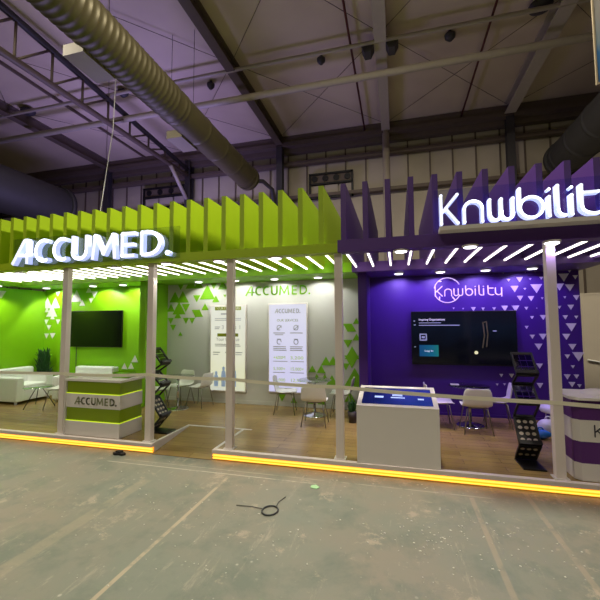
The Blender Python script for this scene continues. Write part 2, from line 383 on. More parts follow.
# open lattice truss at the left
tr = thing('roof_truss', 'dark lattice truss crossing the purple-lit roof at the left', 'truss', (-9.85, 15.6, 0))
def zu(y): return 10.56 + (y - 5) * (9.66 - 10.56) / 10.5
def zl(y): return 9.12 + (y - 5) * .22 / 10.5
MB().tube([(0, -21, zl(-5.4)), (0, .2, zl(15.8))], .1, 8).build('lower_chord', M['steel_brown'], tr)
MB().tube([(0, -21, 10.5), (0, -10.6, 10.5), (0, .2, zu(15.8))], .1, 8).build('upper_chord', M['steel_dark'], tr)
yy = -5.0; k = 0
while yy < 15.2:
    z1 = min(10.5, zu(yy)); z2 = min(10.5, zu(yy + 1.1))
    MB().tube([(0, yy - 15.6, zl(yy)), (0, yy - 15.6, z1)], .04, 6).build('web_post', M['steel_brown'], tr)
    MB().tube([(0, yy - 15.6, zl(yy)), (0, yy + 1.1 - 15.6, z2)], .04, 6).build('web_diagonal', M['steel_brown'], tr)
    yy += 1.1
mb = MB(); mb.box(-.14, .14, -.1, -.07, 0, 10.2).box(-.14, .14, .27, .3, 0, 10.2).box(-.015, .015, -.07, .27, 0, 10.2); mb.build('post', M['steel_dark'], tr)
MB().tube([(0, -1.5, 9.3), (0, -.15, 8.15)], .09, 8).build('knee_brace', M['steel'], tr)
# purlin tubes across the hall
for (yy, zz, r, lb) in ((11.2, 9.8, .11, 'long pale tube crossing under the whole hall roof, lower and nearer the wall'),
                        (10.4, 10.25, .06, 'thin pale tube crossing high under the roof above the thicker one')):
    tag(MB().tube([(-33, yy, zz), (23, yy, zz)], r, 12).build('roof_tube', M['steel']), lb, 'pipe')
# thin seams and bracing wires of the roof
br = MB()
for x0, x1 in ((-14.6, -9.85), (-9.85, -5.05), (-5.05, -.3), (-.3, 4.45), (4.45, 9.2)):
    for y0, y1 in ((5.2, 10.4), (10.4, 15.4)):
        br.tube([(x0, y0, 10.5), (x1, y1, 10.5)], .009, 5).tube([(x1, y0, 10.5), (x0, y1, 10.5)], .009, 5)
tag(br.build('bracing_wire', M['steel_brown']), 'thin crossed bracing wires under the hall roof', 'wire', kind='structure')
for xx, lb in ((-1.18, 'thin red sprinkler pipe under the roof left of the pale middle beam'), (2.7, 'thin red sprinkler pipe under the roof right of the pale middle beam')):
    sp = MB().tube([(xx, -6, 10.4), (xx, 15.7, 10.4)], .035, 8)
    tag(sp.build('sprinkler_pipe', M['red_pipe']), lb, 'pipe')
for xx, lb in ((-12.3, 'dark roof seam bar left of the lattice truss'), (-7.6, 'dark roof seam bar between lattice truss and ribbed duct')):
    tag(MB().box(xx - .03, xx + .03, -6, 15.7, 10.5, 10.6).build('purlin', M['steel_brown']), lb, 'beam')
# roof vents / lamps
for (xx, yy, r, lb) in ((-2.18, 10.98, .13, 'small dark roof lamp hanging left of the pale middle beam'),
                        (-6.2, 11.16, .13, 'small dark roof lamp hanging near the ribbed duct'),
                        (1.69, 11.02, .15, 'small dark roof lamp hanging right of the pale middle beam'),
                        (-9.5, 10.7, .18, 'small dark roof lamp hanging beside the lattice truss'),
                        (-13.96, 10.68, .25, 'small dark roof lamp at the far left of the hall'),
                        (3.9, 10.57, .28, 'large dark roof lamp beside the pale beam over the purple half')):
    t = thing('roof_lamp', lb, 'lamp', (xx, yy, 10.62))
    MB().lathe([(0, -.12), (.05, -.12), (.05, 0), (0, 0)], n=12).build('stem', M['steel_dark'], t)
    MB().lathe([(0, -.3), (r * .4, -.3), (r, -.2), (r * 1.05, -.12), (0, -.12)], n=18).build('shade', M['steel_dark'], t)
for dx in (-.45, .25):
    tag(MB().prism([(0, 0), (.36, 0), (.26, -.2), (.08, -.2)], lambda a, b, d: (-.3 + dx * 1.0 + a - .1, d, 10.2 + b), 10.4, 10.75).build('beam_bracket', M['steel_dark']), 'dark bracket on the %s side of the pale middle roof beam' % ('left' if dx < 0 else 'right'), 'bracket')

# ducts
def duct(name, label, xx, z, r, y0, y1, m, ribs=True, elbow=False):
    t = thing(name, label, 'duct', (xx, y1, 0))
    prof = []
    y = y0
    mb = MB(); pts = []; radii = []
    while y < y1:
        q = 1.035 if ribs and (y < 8.2 or int(y * 10) % 12 < 2) else 1
        pts += [(0, y - y1, z), (0, y - y1 + .09, z), (0, y - y1 + .11, z), (0, y - y1 + .15, z)]
        radii += [r, r, r * q, r * q]; y += .17
    mb.tube(pts, r, 28, radii=radii); mb.build('duct_pipe', m, t)
    MB().tube([(0, -.1, z), (0, .12, z)], r * 1.08, 28).build('end_collar', m, t)
    for yy in range(int(y0) + 1, int(y1), 6):
        MB().tube([(-r * .8, yy - y1, z), (-r * .8, yy - y1, 10.62)], .007, 6).tube([(r * .8, yy - y1, z), (r * .8, yy - y1, 10.62)], .007, 6).build('hanger', M['steel_dark'], t)
    return t
d1 = duct('ventilation_duct', 'large olive-grey ribbed duct running over the green half', -5.92, 8.1, .46, -4, 13.8, M['duct'])
for yy in (5.75, 9.3):
    mb = MB().box(-.72, -.2, yy - 13.8, yy + .9 - 13.8, 7.62, 7.86); mb.build('outlet', M['outlet'], d1)
MB().tube([(.2, .1, 8.0), (.5, .5, 8.1), (.75, 1.0, 7.9), (.72, 1.4, 7.3), (.6, 1.7, 6.8)], .09, 10).build('drop_hose', M['steel_dark'], d1)
d2 = duct('ventilation_duct', 'large dim duct at the right above the purple fins', 6.05, 8.0, .62, -4, 15.0, M['duct_dark'])
d3 = duct('ventilation_duct', 'dark blue-grey duct low at the far left edge', -15.6, 7.6, .95, 2, 13.6, M['duct_dark'], ribs=False)

# fan units in the hall wall: dark frame with round openings
def fan_unit(xx, z, label, w=2.0, h=1.15):
    t = thing('wall_fan_unit', label, 'vent', (xx, 15.98, z))
    mb = MB(); mb.box(-w / 2, w / 2, -.2, 0, -h / 2, -h / 2 + .08).box(-w / 2, w / 2, -.2, 0, h / 2 - .08, h / 2).box(-w / 2, -w / 2 + .08, -.2, 0, -h / 2, h / 2).box(w / 2 - .08, w / 2, -.2, 0, -h / 2, h / 2).box(-w / 2, w / 2, -.2, 0, h / 2 - .52, h / 2 - .46)
    mb.build('frame', M['black'], t)
    MB().box(-w / 2, w / 2, -.12, -.06, h / 2 - .5, h / 2).build('fan_plate', M['steel_brown'], t)
    for k in range(4):
        cx = -w / 2 + w * (k + .5) / 4
        MB().tube([(cx, -.17, h / 2 - .25), (cx, -.12, h / 2 - .25)], .14, 16).build('fan_opening', M['black'], t)
    mb = MB()
    for k in range(3): mb.box(-w / 2 + w * k / 3 + .04, -w / 2 + w * (k + 1) / 3 - .04, -.08, -.05, -h / 2 + .1, h / 2 - .55)
    mb.build('louvre_panel', M['hall_wall'], t)
fan_unit(-2.75, 8.25, 'dark framed fan unit in the hall wall above the green and purple fins')
fan_unit(-11.3, 8.5, 'dark framed fan unit in the hall wall behind the sign of the green half', 2.6, 1.1)
fan_unit(-21.2, 8.3, 'dark framed fan unit in the hall wall at the far left edge', 2.4, 1.1)
tag(MB().tube([(-8.25, 9.0, 10.5), (-8.32, 9.0, 8), (-8.83, 9, 4.6), (-8.85, 8.9, 3.98)], .012, 6).build('hanging_wire', M['paper']), 'thin pale wire hanging from the roof to the green fins', 'wire')

# hanging banner at the right edge
bn = thing('hanging_banner', 'white-framed banner with blue picture hanging at the upper right edge', 'banner', (3.55, 6.0, 5.43))
m_b = screen_mat('banner_print', [(0, (18, 60, 110)), (.38, (30, 96, 150)), (.46, (110, 130, 140)), (.7, (140, 136, 130)), (1, (144, 138, 132))], 0.0, 2, .5, .0, .6)
nt, b_ = nodes(m_b); lk = b_.inputs['Emission Color'].links[0]; nt.links.new(lk.from_socket, b_.inputs['Base Color']); nt.links.remove(b_.inputs['Emission Color'].links[0])
MB().box(-.67, .67, -.018, .0, .03, 2.4).build('printed_panel', m_b, bn)
MB().box(-.69, -.67, -.021, .008, 0, 2.43).box(.67, .69, -.021, .008, 0, 2.43).box(-.67, .67, -.021, .008, 0, .03).box(-.67, .67, -.021, .008, 2.4, 2.43).build('frame', M['outlet'], bn)
MB().tube([(-.5, 0, 2.43), (-.5, 0, 5.19)], .01, 6).tube([(.5, 0, 2.43), (.5, 0, 5.19)], .01, 6).build('hanging_wire', M['steel_dark'], bn)
# ------------------------------------------------------------------ the stand platform
XL, XR = -9.6, 3.4
FY = 5.0                    # front edge
HP = .15                    # platform height
RX0, RX1, RY = -3.73, -2.69, 6.07
pf = thing('stand_platform', 'raised wood-floored stand platform with amber light along its front edge', 'platform', (0, FY, 0))
def P(y): return y - FY
mb = MB()
mb.box(XL, RX0 - .05, P(5.07), P(8.1), .10, HP).box(RX1 + .05, XR, P(5.07), P(8.1), .10, HP).box(RX0 - .05, RX1 + .05, P(RY + .05), P(8.1), .10, HP)
mb.build('wood_floor', M['wood'], pf)
mb = MB()
mb.box(XL, RX0 - .052, P(5.06), P(8.1), 0, .099).box(RX1 + .052, XR, P(5.06), P(8.1), 0, .099).box(RX0 - .05, RX1 + .05, P(RY + .052), P(8.1), 0, .099)
mb.build('plinth', M['white'], pf)
for x0, x1 in ((XL, RX0), (RX1, XR)):
    MB().box(x0, x1, P(5.0), P(5.07), .095, HP + .002).build('edge_trim', M['column'], pf, bevel=.004)
    MB().box(x0, x1, P(5.035), P(5.058), .01, .09).build('led_strip', M['amber'], pf)
    MB().box(x0, x1, P(5.022), P(5.035), .055, .075).box(x0, x1, P(5.022), P(5.035), .018, .03).build('led_core', M['amber_hot'], pf)
# ramp cut into the platform
MB().prism([(P(5.0), .0), (P(RY), .0), (P(RY), HP - .004), (P(5.0), .006)], fyz, RX0 + .01, RX1 - .01).build('ramp', M['wood'], pf)
mb = MB()
mb.box(RX0 - .05, RX0, P(5.072), P(RY + .05), 0, HP + .003).box(RX1, RX1 + .05, P(5.072), P(RY + .05), 0, HP + .003).box(RX0, RX1, P(RY), P(RY + .05), .1, HP + .003)
mb.box(RX1 + .05, RX1 + .18, P(RY), P(RY + .05), .1, HP + .003)
mb.build('ramp_border', M['white'], pf)

# ------------------------------------------------------------------ walls of the stand
def tris(lst, fn, d0, d1, c=0):
    mb = MB()
    for i, (a, z, s, k) in enumerate(lst):
        s *= 1.14; h = s * .87; e = i * .00015 * (1 if d1 <= 0 else -1)
        mb.prism([(a - s / 2, z - k * h / 2), (a + s / 2, z - k * h / 2), (a, z + k * h / 2)], fn, d0 - e if d1 <= 0 else d0, d1 if d1 <= 0 else d1 - e)
    return mb
H = 3.0
w = thing('stand_wall', 'bright green back wall carrying the smaller switched-off television', 'wall', (-7.6, 8, HP + .004))
def rel(lst, cx, cz): return [(a - cx, z - cz, s, k) for a, z, s, k in lst]
MB().box(-1.9, 1.88, 0, .1, 0, H - .01 - HP).build('wall_panel', M['green'], w)
tris(rel([t for t in TRI_GREEN], -7.6, HP), fxz, -.006, 0).build('triangle_pattern', M['tri_white'], w)
MB().box(-1.89, 1.87, -.012, 0, 0, .07).build('skirting', M['green'], w)
w = thing('stand_wall', 'bright green side wall at the left edge of the stand', 'wall', (-9.55, 6.5, HP + .004))
MB().box(-.05, .05, -1.45, 1.5, 0, H - .06 - HP).build('wall_panel', M['green'], w)
tris([(a - 6.5, z - HP, s, k) for a, z, s, k in TRI_SIDE], fyz, .05, .056).build('triangle_pattern', M['tri_white'], w)
w = thing('stand_wall', 'pale grey back wall with two lit posters and green triangles', 'wall', (-3.15, 8, HP + .004))
MB().box(-2.42, 2.4, 0, .1, 0, H - .01 - HP).build('wall_panel', M['grey_wall'], w)
tris(rel(TRI_GREY, -3.15, HP), fxz, -.006, 0).build('triangle_pattern', M['tri_green'], w)
MB().box(-2.41, 2.39, -.014, 0, 0, .08).build('skirting', M['grey_wall'], w)
w = thing('stand_wall', 'deep purple back wall with white triangles and the large television', 'wall', (1.4, 8, HP + .004))
MB().box(-1.96, 1.95, 0, .1, 0, H - .01 - HP).build('wall_panel', M['purple'], w)
tris(rel([t for t in TRI_PURPLE if t[0] < 3.3], 1.4, HP), fxz, -.006, 0).build('triangle_pattern', M['tri_white'], w)
MB().box(-1.95, 1.94, -.012, 0, 0, .05).build('skirting', M['purple'], w)
tag(MB().box(-5.72, -5.565, 7.15, 7.99, HP + .002, H - .003).build('dividing_pillar', M['green'], bevel=.004), 'green wall pillar between the green wall and the pale grey wall', 'pillar')
tag(MB().box(-.73, -.56, 7.15, 7.99, HP + .002, H - .003).build('dividing_pillar', M['purple'], bevel=.004), 'purple wall pillar between the grey wall and the purple wall', 'pillar')

# ------------------------------------------------------------------ canopies: beams, fins, light strips, downlights
PITCH = .305
def spot(x, y, z, col, power, size=95, blend=.7, tilt=0):
    l = bpy.data.lights.new('downlight_beam', 'SPOT'); l.energy = power; l.color = col; l.spot_size = math.radians(size); l.spot_blend = blend; l.shadow_soft_size = .05
    o = bpy.data.objects.new('downlight_beam', l); COL.objects.link(o); o.location = (x, y, z); o.rotation_euler = (math.radians(tilt), 0, 0)
    return o
def canopy(name, label, x0, x1, fx, m_beam, m_back, m_fin, beam_z, front_lights, back_lights, tint, bp=29):
    t = thing(name, label, 'canopy', (x0, FY, H)); ox = x0
    MB().box(0, x1 - x0, P(5.0), P(5.2), 0, beam_z).build('front_beam', m_beam, t)
    MB().box(0, x1 - x0, P(6.66), P(6.74), -.05, .13).box(0, x1 - x0, P(6.74), P(8.1), 0, .13).build('back_beam', m_back, t)
    for x in fx:
        f = MB().prism([(P(5.02), beam_z + .001), (P(5.201), beam_z + .001), (P(5.201), .05), (P(6.655), .05), (P(6.655), .132), (P(8.05), .132), (P(8.05), .98), (P(5.02), .98)], fyz, x - .036 - ox, x + .036 - ox).build('fin', m_fin, t)
        MB().box(x - .012 - ox, x + .012 - ox, P(5.215), P(6.64), .028, .05).build('light_strip', M['led'], f)
    for (x, y) in front_lights + back_lights:
        zo = 0
        d = MB().lathe([(0, -.022), (.085, -.022), (.1, -.012), (.1, 0), (0, 0)], (x - ox, P(y), zo), 20).build('downlight', M['white'], t)
        MB().lathe([(0, -.03), (.075, -.03), (.078, -.022), (0, -.022)], (x - ox, P(y), zo), 20).build('lens', M['lens'], d)
        spot(x, y, H - .05 + zo, tint, (bp * 1.9 if x < -5.8 else bp) if (x, y) in back_lights else 12, 126 if (x, y) in back_lights else 110, .3, 30 if (x, y) in back_lights else 0)
    return t
gx = [-1.02 - PITCH * k for k in range(26)]
cg = canopy('slatted_canopy', 'lime green slatted canopy with white light strips over the left half', XL, -.785, gx, M['fin_green'], M['green'], M['fin_green'], .13,
       [(-6.87, 5.25), (-4.65, 5.2), (-3.59, 5.1), (-2.67, 5.12), (-1.73, 5.12)],
       [(-8.95, 7.55), (-7.4, 7.5), (-6.5, 7.5), (-4.42, 7.5), (-3.5, 7.5), (-2.57, 7.5), (-1.6, 7.5)], (1, .97, .9))
MB().box(.1, .95, P(5.2), P(6.66), -.05, .13).build('side_beam', M['green'], cg)
d = MB().lathe([(0, -.022), (.085, -.022), (.1, -.012), (.1, 0), (0, 0)], (.55, P(6.4), -.05), 20).build('downlight', M['white'], cg)
MB().lathe([(0, -.03), (.075, -.03), (.078, -.022), (0, -.022)], (.55, P(6.4), -.05), 20).build('lens', M['lens'], d)
spot(-9.05, 6.4, H - .1, (1, .97, .9), 80, 150, .3)
px = [-.70 + PITCH * k for k in range(13)]
cp = canopy('slatted_canopy', 'purple slatted canopy with white light strips over the right half', -.785, XR, px, M['fin_purple'], M['fin_purple'], M['fin_purple'], .17,
       [(.07, 5.1), (.93, 5.05), (1.85, 5.05)],
       [(.05, 7.4), (.82, 7.4), (1.61, 7.4), (2.38, 7.4)], (.42, .26, 1), 54)
MB().box(3.785, 4.185, P(5.2), P(6.66), 0, .13).build('side_beam', M['fin_purple'], cp)
d = MB().lathe([(0, -.022), (.085, -.022), (.1, -.012), (.1, 0), (0, 0)], (3.95, P(6.5), 0), 20).build('downlight', M['white'], cp)
MB().lathe([(0, -.03), (.075, -.03), (.078, -.022), (0, -.022)], (3.95, P(6.5), 0), 20).build('lens', M['lens'], d)
MB().box(1.33, 4.185, P(4.8), P(5.0), .165, .215).build('letter_ledge', M['white'], cp)

# ------------------------------------------------------------------ columns
for x, lb in ((-5.605, 'white square column beside the green striped counter, leftmost'), (-3.865, 'white square column left of the ramp'), (-2.46, 'white square column right of the ramp'),
              (-.795, 'white square column between the green half and the touch screen kiosk'), (1.84, 'white square column beside the purple striped counter')):
    t = thing('column', lb, 'column', (x, 5.125, HP + .002))
    MB().box(-.053, .053, -.05, .05, 0, H - HP - .002).build('shaft', M['column'], t, bevel=.004)
    MB().box(-.08, .08, -.07, .07, 0, .012).build('base_plate', M['white'], t)
# barrier tape round the columns
tape = [(-9.5, 1.17), (-5.605, 1.17), (-3.865, 1.205), (-2.46, 1.185), (-.795, 1.13), (1.84, 1.045), (3.3, 1.03)]
tp = thing('barrier_tape', 'pale barrier tape strung along the front columns at waist height', 'tape', (-5.605, 5.07, 1.17))
for (xa, za), (xb, zb) in zip(tape[:-1], tape[1:]):
    mb = MB(); n = 12; vs = []; fs = []
    for i in range(n + 1):
        s = i / n; x = xa + (xb - xa) * s + 5.605; z = za + (zb - za) * s - .02 * 4 * s * (1 - s) - 1.17
        for dy in (-.006, -.002):
            for dz in (-.024, .024): vs.append((x, dy, z + dz))
    for i in range(n):
        a = i * 4; b = a + 4
        fs += [(a, a + 1, b + 1, b), (a + 2, b + 2, b + 3, a + 3), (a + 1, a + 3, b + 3, b + 1), (a, b, b + 2, a + 2)]
    mb.add(vs, fs).build('tape_span', M['tape'], tp)

# ------------------------------------------------------------------ illuminated roof signs
def sign(name, label, loc, font, letters, hw, cap, y0, y1, panel, group=None):
    t = thing(name, label, 'sign', loc)
    for ch, x0, x1, z0 in letters:
        l = glyph(MB(), font, ch, x0 - loc[0], z0 - loc[2], x1 - x0, cap, hw, 0, .085, font is THIN).build('letter', M['sign_side'], t)
        glyph(MB(), font, ch, x0 - loc[0], z0 - loc[2], x1 - x0, cap, hw * .92, -.006, 0, font is THIN).build('lit_face', M['sign_face'], l)
    a, b, c, d = panel
    MB().box(a - loc[0], b - loc[0], .088, .094, c - loc[2], d - loc[2]).build('backing_sheet', M['acrylic'], t)
    return t
sign('illuminated_sign', 'white lit ACCUMED. lettering on the green canopy', (-5.0, 4.9, 3.08), BOLD,
     [('A', -6.62, -6.12, 3.08), ('C', -6.12, -5.74, 3.08), ('C', -5.72, -5.34, 3.08), ('U', -5.32, -4.95, 3.08), ('M', -4.9, -4.38, 3.08), ('E', -4.33, -3.99, 3.08), ('D', -3.96, -3.52, 3.08), ('.', -3.5, -3.36, 3.08)],
       .0295, .43, 0, 0, (-6.7, -3.28, 3.05, 3.56))
sign('illuminated_sign', 'white lit Knwbility lettering on the purple canopy', (1.6, 4.84, 3.215), THIN,
     [('K', .57, .78, 3.25), ('n', .84, 1.06, 3.25), ('w', 1.13, 1.40, 3.25), ('b', 1.46, 1.72, 3.25), ('i', 1.77, 1.81, 3.25), ('l', 1.86, 1.95, 3.25), ('i', 2.0, 2.04, 3.25), ('t', 2.1, 2.3, 3.25), ('y', 2.38, 2.6, 3.29)],
       .0175, .37, 0, 0, (.5, 3.2, 3.216, 3.72))

# wall lettering
def wallsign(name, label, loc, font, letters, hw, cap, m):
    t = thing(name, label, 'sign', loc)
    for ch, x0, x1, z0 in letters:
        glyph(MB(), font, ch, x0 - loc[0], z0 - loc[2], x1 - x0, cap, hw, -.016, 0, font is THIN).build('letter', m, t)
    return t
sx = [('A', 0, .24), ('C', .25, .43), ('C', .445, .63), ('U', .655, .83), ('M', .86, 1.12), ('E', 1.17, 1.33), ('D', 1.365, 1.56), ('.', 1.575, 1.64)]
wallsign('wall_sign', 'green ACCUMED. lettering on the grey wall above the posters', (-2.66, 7.998, 2.66), BOLD, [(c, -3.46 + a * .97, -3.46 + b * .97, 2.67) for c, a, b in sx], .0165, .22, M['sign_green'])
k = wallsign('wall_sign', 'thin white Knwbility lettering with a broken ring on the purple wall', (1.38, 7.998, 2.56), THIN,
     [(c, .775 + a * 1.27, .775 + b * 1.27, 2.56) for c, a, b in (('K', 0, .115), ('n', .145, .255), ('w', .285, .42), ('b', .46, .565), ('i', .6, .625), ('l', .655, .71), ('i', .72, .745), ('t', .785, .87), ('y', .89, .985))], .0095, .2, M['sign_white'])
mb = MB()
mb.stroke(arc(1.01 - 1.38, 2.68 - 2.56, .255, .255, 28, 168, 22), .009, fxz, -.02, 0)
mb.stroke(arc(1.01 - 1.38, 2.68 - 2.56, .255, .255, 200, 330, 20), .009, fxz, -.02, 0)
for a in (55, 132, 232, 305):
    c_, s_ = math.cos(math.radians(a)), math.sin(math.radians(a))
    mb.stroke([(1.01 - 1.38 + .255 * c_, .12 + .255 * s_), (1.01 - 1.38 + .21 * c_ + .03 * s_, .12 + .21 * s_ + .03)], .012, fxz, -.02, 0)
mb.build('broken_ring', M['sign_white'], k)

# ------------------------------------------------------------------ posters
def lightbox(label, x0, x1, z0, z1, m):
    t = thing('lightbox_poster', label, 'poster', ((x0 + x1) / 2, 7.995, z0))
    w = (x1 - x0) / 2; h = z1 - z0
    MB().box(-w, w, -.05, 0, 0, h).build('frame', M['white'], t, bevel=.004)
    MB().box(-w + .03, w - .03, -.056, -.05, .03, h - .03).build('lit_print', m, t)
    return t, w, h
mw = screen_mat('poster_print_warm', [(0, (196, 206, 220)), (.25, (232, 232, 190)), (.5, (240, 240, 212)), (1, (244, 246, 232))], .85, 2, .42, 0, .4)
t, w, h = lightbox('tall lit yellowish poster with printed figures, left of the two on the grey wall', -4.36, -3.42, .42, 2.46, mw)
def bars(name, rows, m, t):
    for x0, x1, z, s in rows: MB().box(x0, x1, -.059, -.056, z - s / 2, z + s / 2).build(name, m, t)
bars('heading_bar', [(-.34, .34, 1.96, .085), (-.27, .27, 1.33, .075)], M['ink_olive'], t)
text_mb('YOUR CHALLENGES', .07, 0, -.0605, 1.94, .6, .002, 'CENTER').build('heading_text', M['paper'], t)
text_mb('Your Revenue', .12, 0, -.059, 1.19, .6, .002, 'CENTER').build('headline', M['ink'], t)
bars('text_line', [(-.18, .16, 1.83, .04), (-.34, .34, 1.72, .018), (-.34, .34, 1.68, .018), (-.33, .3, 1.11, .018), (-.33, .33, 1.07, .018), (-.38, -.2, .92, .02), (-.38, -.24, .87, .015), (-.06, .12, .92, .02), (.2, .38, .92, .02), (.2, .36, .87, .015), (-.34, -.2, 1.52, .02), (.1, .22, 1.52, .02), (-.34, -.22, 1.48, .02), (.1, .22, 1.48, .02)], M['ink'], t)
text_mb('3', .13, -.16, -.059, 1.47).build('numeral', M['ink'], t); text_mb('1', .13, .28, -.059, 1.47).build('numeral', M['ink'], t)
for xx, hh in ((-.29, .34), (-.1, .46), (.03, .42), (.17, .48)):
    MB().prism([(xx - .05, .12), (xx + .05, .12), (xx + .06, .12 + hh * .55), (xx + .045, .12 + hh * .78), (xx + .015, .12 + hh * .82)] + [(xx + .035 * math.cos(a), .12 + hh * .92 + .045 * math.sin(a)) for a in (-.8, 0, .8, 1.57, 2.3, 3.14, 3.9)] + [(xx - .015, .12 + hh * .82), (xx - .045, .12 + hh * .78), (xx - .06, .12 + hh * .55)], fxz, -.059, -.056).build('printed_figure', M['blue_figure'], t)
mc = screen_mat('poster_print_cool', [(0, (214, 210, 250)), (.5, (226, 224, 252)), (1, (238, 238, 255))], .85, 2, .42, 0, .4)
t, w, h = lightbox('tall lit bluish white poster of services, right of the two on the grey wall', -2.88, -1.94, .45, 2.48, mc)
for c, a, b in sx: glyph(MB(), BOLD, c, -.3 + a * .37, 1.8, (b - a) * .37, .1, .009, -.059, -.056, False).build('heading_letter', M['ink'], t)
text_mb('OUR SERVICES', .08, 0, -.059, 1.61, .5, .002, 'CENTER').build('heading_text', M['ink_olive'], t)
for xx in (-.2, .2):
    for zz in (1.47, 1.15):
        MB().stroke(arc(xx, zz, .05, .055, 0, 300 if xx < 0 else 360, 14), .008, fxz, -.059, -.056).stroke([(xx - .05, zz - .05), (xx + .06, zz + .04)] if zz > 1.3 else [(xx - .04, zz + .06), (xx + .04, zz + .06)], .008, fxz, -.059, -.056).build('icon', M['ink'], t)
bars('text_line', [(-.34, -.06, 1.35, .02), (.06, .36, 1.35, .02), (-.3, -.1, 1.31, .018), (-.34, -.04, 1.04, .018), (.06, .36, 1.04, .018), (-.34, -.04, 1.0, .018), (.06, .34, 1.0, .018), (-.34, -.02, .96, .018), (.06, .36, .96, .018), (-.34, .0, .71, .014), (.08, .38, .71, .014), (-.34, -.06, .46, .014), (.06, .38, .46, .014), (-.2, .16, .1, .04)], M['ink'], t)
for i, (a, b) in enumerate((('+600M', '3,200'), ('5,500+', '15,000+'), ('20,000', '12,500'))):
    zz = .76 - i * .25
    text_mb(a, .1, -.34, -.059, zz, .28).build('figure_text', M['ink_lime'], t); text_mb(b, .1, .06, -.059, zz, .3).build('figure_text', M['ink_lime'], t)

# ------------------------------------------------------------------ televisions
tv = thing('television', 'black switched-off television on the green wall', 'television', (-7.69, 8, 1.42))
MB().box(-.82, .82, -.075, -.03, 0, .96).build('housing', M['black'], tv, bevel=.006)
MB().box(-.805, .805, -.079, -.0755, .02, .945).build('screen', M['tv_black'], tv)
MB().box(-.3, .3, -.03, -.001, .25, .7).build('wall_bracket', M['black'], tv)
MB().tube([(-.66, -.02, .2), (-.66, -.02, -.5), (-.655, -.02, -1.1)], .008, 6).build('cable', M['cable'], tv)
tv = thing('television', 'large television showing a dark menu picture on the purple wall', 'television', (1.26, 8, 1.16))
MB().box(-.98, .98, -.085, -.03, 0, 1.09).build('housing', M['black'], tv, bevel=.006)
ms = screen_mat('menu_picture', [(0, (3, 4, 8)), (.3, (6, 10, 18)), (.6, (14, 24, 40)), (.8, (20, 22, 34)), (1, (10, 12, 20))], .6, 2, .7, -.1, .12)
sc = MB().box(-.965, .965, -.089, -.0855, .03, 1.075).build('screen', ms, tv)
ui = mat('menu_text', (230, 230, 235), .5, emit=(230, 230, 235), strength=.7); uid = mat('menu_small_text', (150, 160, 180), .5, emit=(150, 160, 180), strength=.4)
text_mb('Inspiring Organizations', .06, -.83, -.091, .9, .5).build('menu_title', ui, sc)
MB().box(-.83, -.4, -.091, -.089, .845, .858).box(-.83, -.05, -.091, -.089, .795, .81).box(-.93, -.9, -.091, -.089, .88, .9).box(-.93, -.89, -.091, -.089, .8, .82).box(-.93, -.9, -.091, -.089, .35, .37).box(.55, .62, -.091, -.089, .68, .695).build('menu_lines', uid, sc)
MB().stroke([(-.81, .5), (-.81, .62), (-.69, .62), (-.69, .5)], .012, fxz, -.091, -.089, closed=True).box(-.78, -.72, -.091, -.089, .54, .58).build('menu_icon', uid, sc)
mbtn = screen_mat('menu_button_glow', [(0, (20, 90, 150)), (.5, (20, 120, 160)), (1, (40, 160, 120))], .55, 0, 2.2, 1.6, .3)
bt = MB().box(-.83, -.46, -.091, -.089, .17, .4).build('menu_button', mbtn, sc)
text_mb('Log In', .055, -.645, -.0925, .265, .16, .001, 'CENTER').build('button_text', ui, sc)
mg = mat('gold_reflection', (60, 54, 40), .5, emit=(120, 110, 80), strength=.16)  # gold shape painted as room lights reflected in the screen
MB().stroke([(.36, .36), (.4, .6), (.38, .85), (.44, .87), (.46, .62), (.43, .38)], .012, fxz, -.091, -.089).build('reflection_outline', mg, sc)
mg2 = mat('gold_reflection_spot', (210, 210, 150), .5, emit=(220, 220, 160), strength=.8)  # bright dot painted as part of the same reflection
MB().prism([(.24 + .035 * math.cos(a * PI / 6), .26 + .035 * math.sin(a * PI / 6)) for a in range(12)], fxz, -.091, -.089).build('reflection_spot', mg2, sc)
# ------------------------------------------------------------------ reception counters
def counter_green():
    x0, x1, y0, y1 = -5.5, -4.4, 5.08, 5.62
    t = thing('reception_counter', 'green and white striped reception counter with ACCUMED. on its front', 'counter', ((x0 + x1) / 2, (y0 + y1) / 2, HP + .003))
    w = (x1 - x0) / 2; d = (y1 - y0) / 2
    MB().box(-w + .012, w - .012, -d + .012, d, 0, .9).build('body', M['olive_band'], t)
    for z0, z1 in ((0, .235), (.46, .69)):
        MB().box(-w, w, -d, d + .005, z0, z1).build('white_band', M['white'], t, bevel=.003)
        MB().box(-w + .004, w - .004, -d + .004, d, z1, z1 + .012).build('edge_light', M['edge_glow'], t)
    MB().box(-w - .02, w + .03, -d - .02, d + .02, .9, .94).build('counter_top', M['white'], t, bevel=.004)
    MB().box(-w - .02, -w, -d - .02, d + .02, 0, .9).build('end_panel', M['white'], t, bevel=.003)
    for c, a, b in sx: glyph(MB(), BOLD, c, -.36 + a * .52, .515, (b - a) * .52, .12, .011, -d - .006, -d, False).build('letter', M['letter_grey'], t)
    return t
counter_green()
